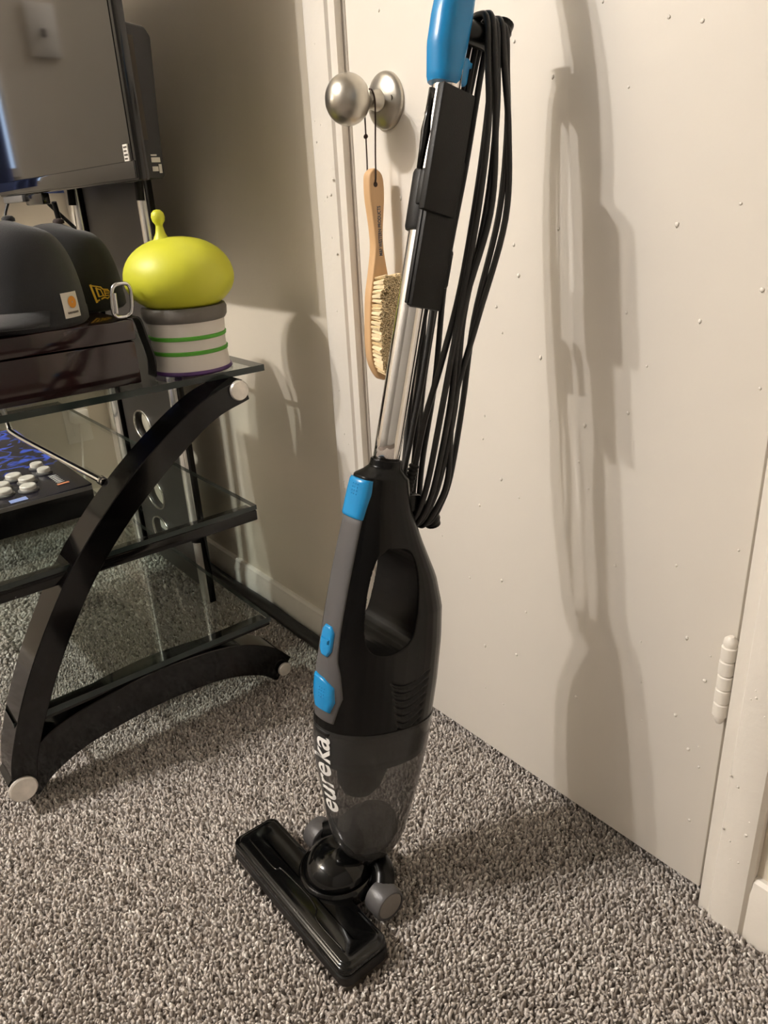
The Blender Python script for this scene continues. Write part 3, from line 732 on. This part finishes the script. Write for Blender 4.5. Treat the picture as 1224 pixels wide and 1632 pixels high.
def cap(name, c, ang, material, label, ax=0.094, ay=0.080, h=0.128, button=None, brim=True):
    r_ = root(name, (c[0], c[1], ZB), label, 'cap')
    ca, sa = math.cos(ang), math.sin(ang)
    def P(x, y, z): return (c[0] + x * ca - y * sa, c[1] + x * sa + y * ca, ZB + z)
    def crown(th, ph, g=0.0):
        # th around (0 = front), ph 0 at the rim .. pi/2 at the top
        seam = 1 - 0.010 * (abs(math.cos(3 * th)) ** 10)
        e_ = math.cos(ph) ** 0.5 * seam
        zz_ = h * math.sin(ph) ** 0.95 + (0.006 * math.cos(th) if ph > 0.3 else 0) * math.sin(ph)
        return P((ax + g) * e_ * math.cos(th), (ay + g) * e_ * math.sin(th), 0.004 + zz_ + g)
    n = 60; ph = np.linspace(0, math.pi / 2, 16)[:-1]
    rings = [[crown(2 * math.pi * k / n, 0.0, -0.004) for k in range(n)]] + [[crown(2 * math.pi * k / n, p) for k in range(n)] for p in ph]
    v, f = loft(rings, False); v.append(crown(0, math.pi / 2)); t0 = (len(rings) - 1) * n
    f += [(t0 + k, t0 + (k + 1) % n, len(v) - 1) for k in range(n)]
    cr = mesh_obj('crown', v, f, material, r_)
    tp = crown(0, math.pi / 2)
    lathe('button', [(0, -0.002), (0.0085, -0.002), (0.0085, 0.002), (0.006, 0.005), (0, 0.006)], tp, button or material, r_, 'z', 18)
    band_ = [[crown(2 * math.pi * k / n, q, 0.0008) for k in range(n)] for q in (0.0, 0.06, 0.12)]
    v, f = loft(band_, False); mesh_obj('headband', v, f, material, r_)
    if brim:
        V = []; F = []; na, nr = 25, 6
        for lay in (0.0, -0.003):
            for i in range(na):
                th = math.radians(-68 + 136 * i / (na - 1))
                for j in range(nr):
                    t = j / (nr - 1)
                    ext = 0.066 * math.cos(th * 1.25) ** 0.6 if abs(th * 1.25) < math.pi / 2 else 0
                    x = ax * 0.97 * math.cos(th) + t * ext; y = ay * 0.97 * math.sin(th) * (1 + 0.12 * t)
                    V.append(P(x, y, 0.028 + lay - 0.010 * t - 4.0 * y * y * t * 0.35))
        NN = na * nr
        for i in range(na - 1):
            for j in range(nr - 1):
                a = i * nr + j; F.append((a, a + 1, a + nr + 1, a + nr)); F.append((NN + a, NN + a + nr, NN + a + nr + 1, NN + a + 1))
        for i in range(na - 1):
            a = i * nr + nr - 1; F.append((a, NN + a, NN + a + nr, a + nr))
        mesh_obj('brim', V, F, material, r_)
    return r_, crown
ang1 = math.radians(-58)
c1, crown1 = cap('baseball_cap', (-1.156, -0.402), ang1, M['charcoal'], 'charcoal baseball cap with a square grey and orange patch on the maroon box', ax=0.083, ay=0.072, h=0.130)
ang2 = math.radians(-95)
c2, crown2 = cap('baseball_cap', (-1.280, -0.299), ang2, M['blackcap'], 'plain black baseball cap with gold flag emblem beside the domed canister', ax=0.078, ay=0.070, h=0.122, button=mat('brown_button', srgb(44, 30, 26), 0.8, noise=0.1), brim=False)

def wrap(crown, th0, ph0, sx, sy, geo, lift):
    """flat (x,y) emblem onto the crown; x to the viewer's right"""
    out = []
    for p in geo[0]:
        out.append(crown(th0 + p[0] * sx, ph0 + p[1] * sy, lift + p[2] if len(p) > 2 else lift))
    return out, geo[1]
def gridq(x0, x1, y0, y1, n=6):
    v = [(x0 + (x1 - x0) * i / n, y0 + (y1 - y0) * j / n, 0) for i in range(n + 1) for j in range(n + 1)]
    f = [(i * (n + 1) + j, (i + 1) * (n + 1) + j, (i + 1) * (n + 1) + j + 1, i * (n + 1) + j + 1) for i in range(n) for j in range(n)]
    return v, f
def disc(cx, cy, r, n=24, a0=0, a1=2 * math.pi, r2=0.0):
    v = []; f = []
    for k in range(n + 1):
        a = a0 + (a1 - a0) * k / n; v += [(cx + r * math.cos(a), cy + r * math.sin(a), 0), (cx + r2 * math.cos(a), cy + r2 * math.sin(a), 0)]
    for k in range(n): f.append((2 * k, 2 * k + 2, 2 * k + 3, 2 * k + 1))
    return v, f
# square patch on cap 1 : unit = metres on the surface
TH1, PH1 = math.radians(92), 0.16
k1 = 1 / 0.086; k2 = 1 / 0.14
pt = mesh_obj('patch', *wrap(crown1, TH1, PH1, k1, k2, gridq(-0.0165, 0.0165, -0.016, 0.019), 0.0012), M['patch'], c1, False)
mesh_obj('patch_mark', *wrap(crown1, TH1, PH1, k1, k2, merge([disc(0.002, 0.004, 0.0085, 24, math.radians(40), math.radians(400), 0.0012)]), 0.0019), M['orange'], pt, False)
mk = []
for k in range(7): mk.append(gridq(-0.0105 + k * 0.0032, -0.0084 + k * 0.0032, -0.0115, -0.0088, 1))
mesh_obj('patch_lettering', *wrap(crown1, TH1, PH1, k1, k2, merge(mk), 0.002), M['gap'], pt, False)
# gold flag emblem on cap 2
def seg(a, b_, w_):
    a = np.array(a); b_ = np.array(b_); t = (b_ - a) / np.linalg.norm(b_ - a); nn = np.array([-t[1], t[0]]) * w_ / 2; a = a - t * w_ / 2; b_ = b_ + t * w_ / 2
    v = [(*(a + nn), 0), (*(a - nn), 0), (*(b_ - nn), 0), (*(b_ + nn), 0)]; return v, [(0, 1, 2, 3)]
fl_ = [seg((-0.014, 0.013), (-0.010, -0.011), 0.003), seg((-0.014, 0.013), (0.000, 0.009), 0.0018), (seg((0.000, 0.009), (0.003, 0.0055), 0.0018)), seg((0.003, 0.0055), (0.011, 0.004), 0.0016), seg((0.011, 0.004), (0.0165, -0.004), 0.0016),
       seg((0.0165, -0.004), (0.008, -0.0085), 0.0018), seg((0.008, -0.0085), (0.003, -0.0065), 0.0018), seg((0.003, -0.0065), (-0.010, -0.0105), 0.0022),
       seg((-0.007, 0.008), (-0.0055, -0.003), 0.0026), seg((-0.0065, 0.0075), (-0.001, 0.0055), 0.0018), seg((-0.001, 0.0055), (0.0015, -0.003), 0.0018), seg((-0.0055, -0.0045), (0.004, -0.0035), 0.0014),
       seg((0.004, 0.003), (0.011, 0.0018), 0.0014), seg((0.004, -0.0005), (0.013, -0.0015), 0.0014), seg((0.005, -0.0042), (0.013, -0.0045), 0.0014), seg((0.0045, 0.003), (0.0055, -0.004), 0.0016)]
TH2, PH2 = math.radians(111), 0.17
mesh_obj('flag_emblem', *wrap(crown2, TH2, PH2, 1.05 / 0.072, 1.15 / 0.14, merge(fl_), 0.0013), M['gold'], c2, False)

# domed canister (plain stand-in shape: lid, knob, collar, body, base)
tc_ = Vector((-1.115, -0.190, ZT))
can = root('domed_canister', tc_, 'lime green domed canister with knobbed lid, grey collar and white body', 'canister')
def lz(name, prof, material, parent=can, ang=40): return lathe(name, prof, tc_, material, parent, 'z', 48, ang)
lz('base_rim', [(0, 0.0005), (0.060, 0.0005), (0.0625, 0.003), (0.061, 0.007), (0, 0.007)], M['purple'])
bdy = lz('body', [(0, 0.007), (0.0595, 0.007), (0.058, 0.020), (0.0565, 0.045), (0.0585, 0.075), (0.060, 0.084), (0, 0.084)], M['whitevinyl'])
for z0, z1 in ((0.030, 0.0365), (0.052, 0.0585)):
    lz('green_band', [(0.0568, z0), (0.0586, z0 + 0.001), (0.0592, z1 - 0.001), (0.0572, z1), (0.0568, z0)], M['greenvinyl'], bdy)
lz('collar', [(0, 0.078), (0.0605, 0.078), (0.0635, 0.083), (0.0645, 0.094), (0.062, 0.099), (0, 0.099)], M['greyvinyl'])
dome = [(0, 0.097)]
for k in range(19):
    a = -0.95 + (math.pi / 2 + 0.95) * k / 18
    dome.append((0.0815 * max(math.cos(a), 0) ** 0.9, 0.139 + (0.051 if a < 0 else 0.058) * math.sin(a)))
ld = lz('dome_lid', dome, M['lime'], can, 70)
lathe('lid_knob', [(0, 0.190), (0.016, 0.1915), (0.011, 0.197), (0.007, 0.205), (0.0052, 0.214), (0.0055, 0.2165), (0.0088, 0.221), (0.0098, 0.2265), (0.0088, 0.232), (0.005, 0.236), (0, 0.237)], tc_ + Vector((-0.003, -0.018, -0.002)), M['lime'], ld, 'z', 24, 70)

# carabiner on a black strap, hooked over the box corner
cb = root('carabiner', (-1.080, -0.278, ZB), 'small steel carabiner at the end of the maroon box', 'carabiner')
q = []
for k in range(33):
    a = 2 * math.pi * k / 32; x = 0.0145 * math.copysign(abs(math.cos(a)) ** 0.6, math.cos(a)); z = 0.023 * math.copysign(abs(math.sin(a)) ** 0.6, math.sin(a))
    q.append((-1.092 + z * 0.05, -0.292 + x + 0.10 * z, ZB + 0.0265 + z))
tube('ring', q, 0.0028, M['steel'], cb, 10)
tube('gate', [(-1.090, -0.3035, ZB + 0.010), (-1.090, -0.302, ZB + 0.038)], 0.0032, M['steel'], cb, 10)
stp = catmull([(-1.10, -0.288, ZB + 0.0015), (-1.098, -0.275, ZB - 0.001), (-1.098, -0.268, ZB - 0.03), (-1.098, -0.262, ZT + 0.03), (-1.105, -0.262, ZT + 0.003)], 6)
V = []; F = []
for lay in (0.0, 0.0022):
    for p in stp:
        for dx in (-0.014, 0.014): V.append((p[0] + dx, p[1] + lay, p[2] + lay * 0.6))
n = len(stp)
for i in range(n - 1):
    a = 2 * i; b_ = 2 * n + 2 * i
    F += [(a, a + 1, a + 3, a + 2), (b_, b_ + 2, b_ + 3, b_ + 1), (a, a + 2, b_ + 2, b_), (a + 1, b_ + 1, b_ + 3, a + 3)]
tag(sharp(mesh_obj('nylon_strap', V, F, M['cord']), 50), 'black nylon strap hanging between the maroon box and the canister', 'strap')

# ================================================================== ARCADE CONTROLLER on the middle shelf
ZM = 0.357
arc = root('arcade_controller', (-1.40, -0.48, ZM), 'black arcade control deck with white push buttons on the middle shelf', 'game controller')
poly = [(-0.64, ZM + 0.0005), (-0.365, ZM + 0.0005), (-0.356, ZM + 0.020), (-0.356, ZM + 0.049), (-0.64, ZM + 0.043)]
v, f = prism_x(poly, -1.66, -1.196); o = mesh_obj('deck', v, f, M['blacksoft'], arc); bevel_mesh(o, 0.0015)
poly = [(-0.64, ZM + 0.0435), (-0.356, ZM + 0.0495), (-0.356, ZM + 0.0515), (-0.64, ZM + 0.0455)]
v, f = prism_x(poly, -1.66, -1.1965); mesh_obj('control_panel', v, f, M['panelart'], arc, False)
pz = lambda y: ZM + 0.0455 + (y + 0.64) / 0.284 * 0.006
box('edge_strip', (-1.1965, -0.64, ZM + 0.0425), (-1.1945, -0.357, ZM + 0.049), M['silver'], arc)
for (x, y) in ((-1.322, -0.443), (-1.288, -0.431), (-1.247, -0.440), (-1.290, -0.470), (-1.256, -0.475), (-1.352, -0.397), (-1.314, -0.396), (-1.33, -0.482), (-1.225, -0.485)):
    small = y > -0.40
    r = 0.0105 if small else 0.0128; z = pz(y)
    if (x, y) == (-1.225, -0.485): continue
    rim = lathe('button_rim', [(0, 0), (r * 1.25, 0), (r * 1.25, 0.002), (r * 1.05, 0.0035), (0, 0.0035)], (x, y, z), M['silver'], arc, 'z', 24)
    lathe('push_button', [(0, 0.003), (r, 0.003), (r, 0.0085), (r * 0.9, 0.0098), (r * 0.5, 0.0095), (0, 0.0092)], (x, y, z), M['whitep'], rim, 'z', 24)
# joystick base plate off to the left and prints
def flatp(name, geo, material, lift=0.0006):
    mesh_obj(name, [(p[0], p[1], pz(p[1]) + lift) for p in geo[0]], geo[1], material, arc, False)
gl = []
for k in range(6):
    x = -1.290 + k * 0.0082
    gl += [seg((x, -0.396), (x + 0.0035, -0.385), 0.0018), seg((x + 0.0035, -0.385), (x + 0.006, -0.396), 0.0018), seg((x + 0.0015, -0.391), (x + 0.005, -0.391), 0.0014)]
flatp('side_print', merge(gl), M['white'])
flatp('orange_print', gridq(-1.2385, -1.231, -0.399, -0.380, 1), M['orangep'])
flatp('blue_print', merge([gridq(-1.222, -1.206, -0.478, -0.452, 1)]), M['lightblue'])
flatp('red_print', merge([gridq(-1.372, -1.360, -0.402, -0.385, 1)]), M['red'])

# ================================================================== CABLES
cable([(-1.77, -0.17, 0.845), (-1.81, -0.06, 0.72), (-1.82, -0.06, 0.60), (-1.82, -0.06, 0.52), (-1.88, -0.06, 0.42), (-1.86, -0.06, 0.28), (-1.80, -0.06, 0.17), (-1.80, -0.06, 0.004)], 0.004, 'black power cable sagging beside the spine panel of the stand')
cable([(-1.80, -0.035, 0.90), (-1.83, -0.03, 0.60), (-1.90, -0.03, 0.46), (-1.84, -0.03, 0.34), (-1.93, -0.03, 0.22), (-1.92, -0.03, 0.05), (-1.90, -0.045, 0.012)], 0.0045, 'black cable hanging behind the spine panel down to the carpet')
cable([(-1.70, -0.17, 0.835), (-1.715, -0.16, 0.77), (-1.73, -0.15, 0.70), (-1.735, -0.14, 0.582)], 0.0055, 'thick black cable dropping from the television onto the glass top')
pc = root('video_cable', (-1.83, -0.24, 0.83), 'thin black video cable with plug below the television', 'cable')
tube('lead', catmull([(-1.835, -0.222, 0.84), (-1.83, -0.235, 0.815), (-1.818, -0.24, 0.79), (-1.815, -0.24, 0.765)]), 0.003, M['cord'], pc, 8)
box('plug', (-1.824, -0.246, 0.70), (-1.806, -0.234, 0.768), M['blackmatte'], pc, 0.002)
tube('plug_lead', catmull([(-1.815, -0.24, 0.70), (-1.81, -0.24, 0.66), (-1.80, -0.235, 0.582)]), 0.003, M['cord'], pc, 8)
# long black cable bundle lying along the skirting
o = tube('cable_cover', [(x, -0.028 + 0.002 * math.sin(x * 9), 0.010 + 0.0015 * math.sin(x * 23)) for x in np.linspace(-2.10, -0.985, 40)], 0.0125, M['cord'], None, 12)
tag(o, 'thick black cable run lying on the carpet along the baseboard', 'cable')

# ================================================================== HAT BRUSH on the door knob
br = root('hat_brush', (-0.838, -0.033, 0.57), 'beech wood hat brush with cream bristles hanging from the door knob', 'brush')
front = [(-0.030, 0.848), (-0.0385, 0.841), (-0.0405, 0.830), (-0.0405, 0.812), (-0.0385, 0.794), (-0.036, 0.770), (-0.036, 0.748), (-0.0425, 0.716), (-0.0490, 0.688), (-0.0525, 0.650), (-0.0535, 0.619), (-0.0505, 0.596), (-0.040, 0.577), (-0.0305, 0.5715)]
backp = [(-0.0215, 0.577), (-0.0115, 0.596), (-0.0075, 0.619), (-0.0075, 0.650), (-0.0105, 0.688), (-0.0165, 0.716), (-0.0215, 0.748), (-0.0215, 0.770), (-0.0185, 0.794), (-0.0165, 0.812), (-0.0165, 0.830), (-0.0200, 0.841)]
out = catmull(front + backp + [front[0]], 4)[:-1]
v, f = prism_x(out, -0.8445, -0.830); o = mesh_obj('brush_block', v, f, M['wood'], br); bevel_mesh(o, 0.0022, 3, 50)
lathe('hang_hole', [(0, 0), (0.0032, 0), (0.0032, 0.0156), (0, 0.0156)], (-0.8452, -0.031, 0.828), M['string'], br, 'x', 16)
# bristle tufts: one mesh shared by all
bm = bmesh.new()
vv, ff = [], []
for k in range(9):
    a = 2 * math.pi * k / 9
    r0 = 0.0013 if k else 0
    for j in range(1):
        y0, z0 = r0 * math.cos(a), r0 * math.sin(a)
        y1, z1 = 2.3 * y0 + random.uniform(-.0006, .0006), 2.3 * z0 + random.uniform(-.0006, .0006)
        L_ = 0.0255 + random.uniform(-0.0015, 0.001); o_ = len(vv); t = 0.0009
        vv += [(0, y0 - t, z0 - t), (0, y0 + t, z0 - t), (0, y0, z0 + t), (L_, y1 - t, z1 - t), (L_, y1 + t, z1 - t), (L_, y1, z1 + t)]
        ff += [(o_, o_ + 1, o_ + 4, o_ + 3), (o_ + 1, o_ + 2, o_ + 5, o_ + 4), (o_ + 2, o_, o_ + 3, o_ + 5), (o_ + 3, o_ + 4, o_ + 5)]
bm.free()
tme = bpy.data.meshes.new('bristle_tuft'); tme.from_pydata(vv, [], ff); tme.materials.append(M['bristle'])
off = world_loc(br)
zrow = np.arange(0.588, 0.715, 0.0056)
for i, z in enumerate(zrow):
    lo_ = np.interp(z, [0.577, 0.596, 0.619, 0.65, 0.688, 0.716, 0.73], [-0.038, -0.047, -0.0495, -0.0487, -0.045, -0.038, -0.034])
    hi_ = np.interp(z, [0.577, 0.596, 0.619, 0.65, 0.688, 0.716, 0.73], [-0.024, -0.0145, -0.0115, -0.0115, -0.0145, -0.021, -0.026])
    nn = max(3, int(round((hi_ - lo_) / 0.0054)) + 1)
    for y in np.linspace(lo_, hi_, nn):
        t_ = bpy.data.objects.new('bristle_tuft', tme); COL.objects.link(t_); t_.parent = br
        t_.location = Vector((-0.8303, y + random.uniform(-.0004, .0004), z + (0.0014 if (nn % 2) else -0.0014) * 0 + random.uniform(-.0005, .0005))) - off
        cy = (lo_ + hi_) / 2
        t_.rotation_euler = (random.uniform(0, 6.28), -(0.12 * (z - 0.65) / 0.06) + random.uniform(-.05, .05), (y - cy) / 0.02 * 0.14 + random.uniform(-.05, .05))
# stamped lettering up the handle
tvv, tff = text_geo('M&F WESTERN PRODUCTS', 0.0062, 0, 0.00018)
xs = [p[0] for p in tvv]; x0, x1 = min(xs), max(xs)
V = [(-0.8297, -0.0250 - p[1] * 1.25 , 0.740 + (p[0] - x0) / (x1 - x0) * 0.062) for p in tvv]
mesh_obj('stamped_lettering', V, tff, M['ink'], br, False)
# hanging string: up both sides and over the knob shank
sp = [(-0.8298, -0.0312, 0.829), (-0.8290, -0.0305, 0.838), (-0.8292, -0.0295, 0.86), (-0.8262, -0.0285, 0.912), (-0.8262, -0.0285, 0.926), (-0.831, -0.0285, 0.9355), (-0.837, -0.0285, 0.9372), (-0.843, -0.0285, 0.9355), (-0.8478, -0.0285, 0.926), (-0.8478, -0.0285, 0.912), (-0.8465, -0.0298, 0.86), (-0.8462, -0.0308, 0.838), (-0.8450, -0.0312, 0.829)]
st_ = tube('string', catmull(sp, 5), 0.0010, M['string'], br, 6)
bm = bmesh.new(); bmesh.ops.create_icosphere(bm, subdivisions=2, radius=0.0032)
mesh_obj('knot', [tuple(p.co * random.uniform(0.8, 1.15) + Vector((-0.8474, -0.0290, 0.885))) for p in bm.verts], [tuple(a.index for a in h.verts) for h in bm.faces], M['string'], st_); bm.free()

# ================================================================== CARPET PILE
def carpet(x0, x1, y0, y1, sp):
    gx = np.arange(x0, x1, sp); gy = np.arange(y0, y1, sp)
    X, Y = np.meshgrid(gx, gy); X = X.ravel() + rng.uniform(-.5, .5, X.size) * sp; Y = Y.ravel() + rng.uniform(-.5, .5, Y.size) * sp
    return X, Y, np.full(X.size, sp)
a = carpet(-1.46, -0.06, -0.80, -0.0145, 0.0041); b_ = carpet(-2.13, -1.46, -0.80, -0.0145, 0.0075); c_ = carpet(-0.913, -0.303, -0.0145, 0.03, 0.0041)
d_ = carpet(-2.13, 0.5, -1.70, -0.80, 0.0088); e_ = carpet(-0.06, 0.5, -0.80, -0.0145, 0.0075)
X = np.concatenate([a[0], b_[0], c_[0], d_[0], e_[0]]); Y = np.concatenate([a[1], b_[1], c_[1], d_[1], e_[1]]); SP = np.concatenate([a[2], b_[2], c_[2], d_[2], e_[2]])
# skip tufts squashed under the vacuum head
keep = ~((X > HX0) & (X < HX1) & (Y > HY0) & (Y < HY1)); X, Y, SP = X[keep], Y[keep], SP[keep]
N = X.size
h = rng.uniform(0.0065, 0.0105, N) * np.where(SP > 0.005, 1.1, 1.0); rad = SP * rng.uniform(0.55, 0.82, N)
fld = np.sin(X * 9 + 1.3 * np.sin(Y * 7)) + np.sin(Y * 11 + X * 4)
la = rng.uniform(0, 2 * np.pi, N); lm = rng.uniform(0.001, 0.0055, N)
ox, oy = lm * np.cos(la) + 0.0007 * fld, lm * np.sin(la) + 0.0006 * fld
ph = rng.uniform(0, 2 * np.pi, N)
vs = np.zeros((N, 7, 3)); kk = np.arange(3) * 2 * np.pi / 3
for k in range(3):
    vs[:, k, 0] = X + rad * np.cos(ph + kk[k]); vs[:, k, 1] = Y + rad * np.sin(ph + kk[k]); vs[:, k, 2] = FZ
    vs[:, 3 + k, 0] = X + ox * 0.5 + rad * 0.85 * np.cos(ph + kk[k] + 0.7); vs[:, 3 + k, 1] = Y + oy * 0.5 + rad * 0.85 * np.sin(ph + kk[k] + 0.7); vs[:, 3 + k, 2] = FZ + h * 0.62
vs[:, 6, 0] = X + ox; vs[:, 6, 1] = Y + oy; vs[:, 6, 2] = FZ + h
tri = np.array([[0, 1, 4], [0, 4, 3], [1, 2, 5], [1, 5, 4], [2, 0, 3], [2, 3, 5], [3, 4, 6], [4, 5, 6], [5, 3, 6]])
fc = (tri[None] + (np.arange(N) * 7)[:, None, None]).reshape(-1)
me = bpy.data.meshes.new('carpet_pile'); me.vertices.add(N * 7); me.vertices.foreach_set('co', vs.reshape(-1))
nf = N * 9; me.loops.add(nf * 3); me.loops.foreach_set('vertex_index', fc.astype(np.int32))
me.polygons.add(nf); me.polygons.foreach_set('loop_start', np.arange(0, nf * 3, 3, dtype=np.int32))
me.update(calc_edges=True)
tone = np.clip(rng.normal(0.5, 0.17, N) + (rng.random(N) < 0.10) * 0.35 - (rng.random(N) < 0.08) * 0.35, 0, 1)
at2 = me.attributes.new('tone', 'FLOAT', 'POINT'); at2.data.foreach_set('value', np.repeat(tone, 7).astype(np.float32))
me.polygons.foreach_set('use_smooth', np.ones(nf, dtype=bool))
me.materials.append(M['yarn'])
o = bpy.data.objects.new('carpet_pile', me); COL.objects.link(o)
tag(o, 'grey-brown flecked cut pile carpet covering the floor', 'carpet', kind='stuff')
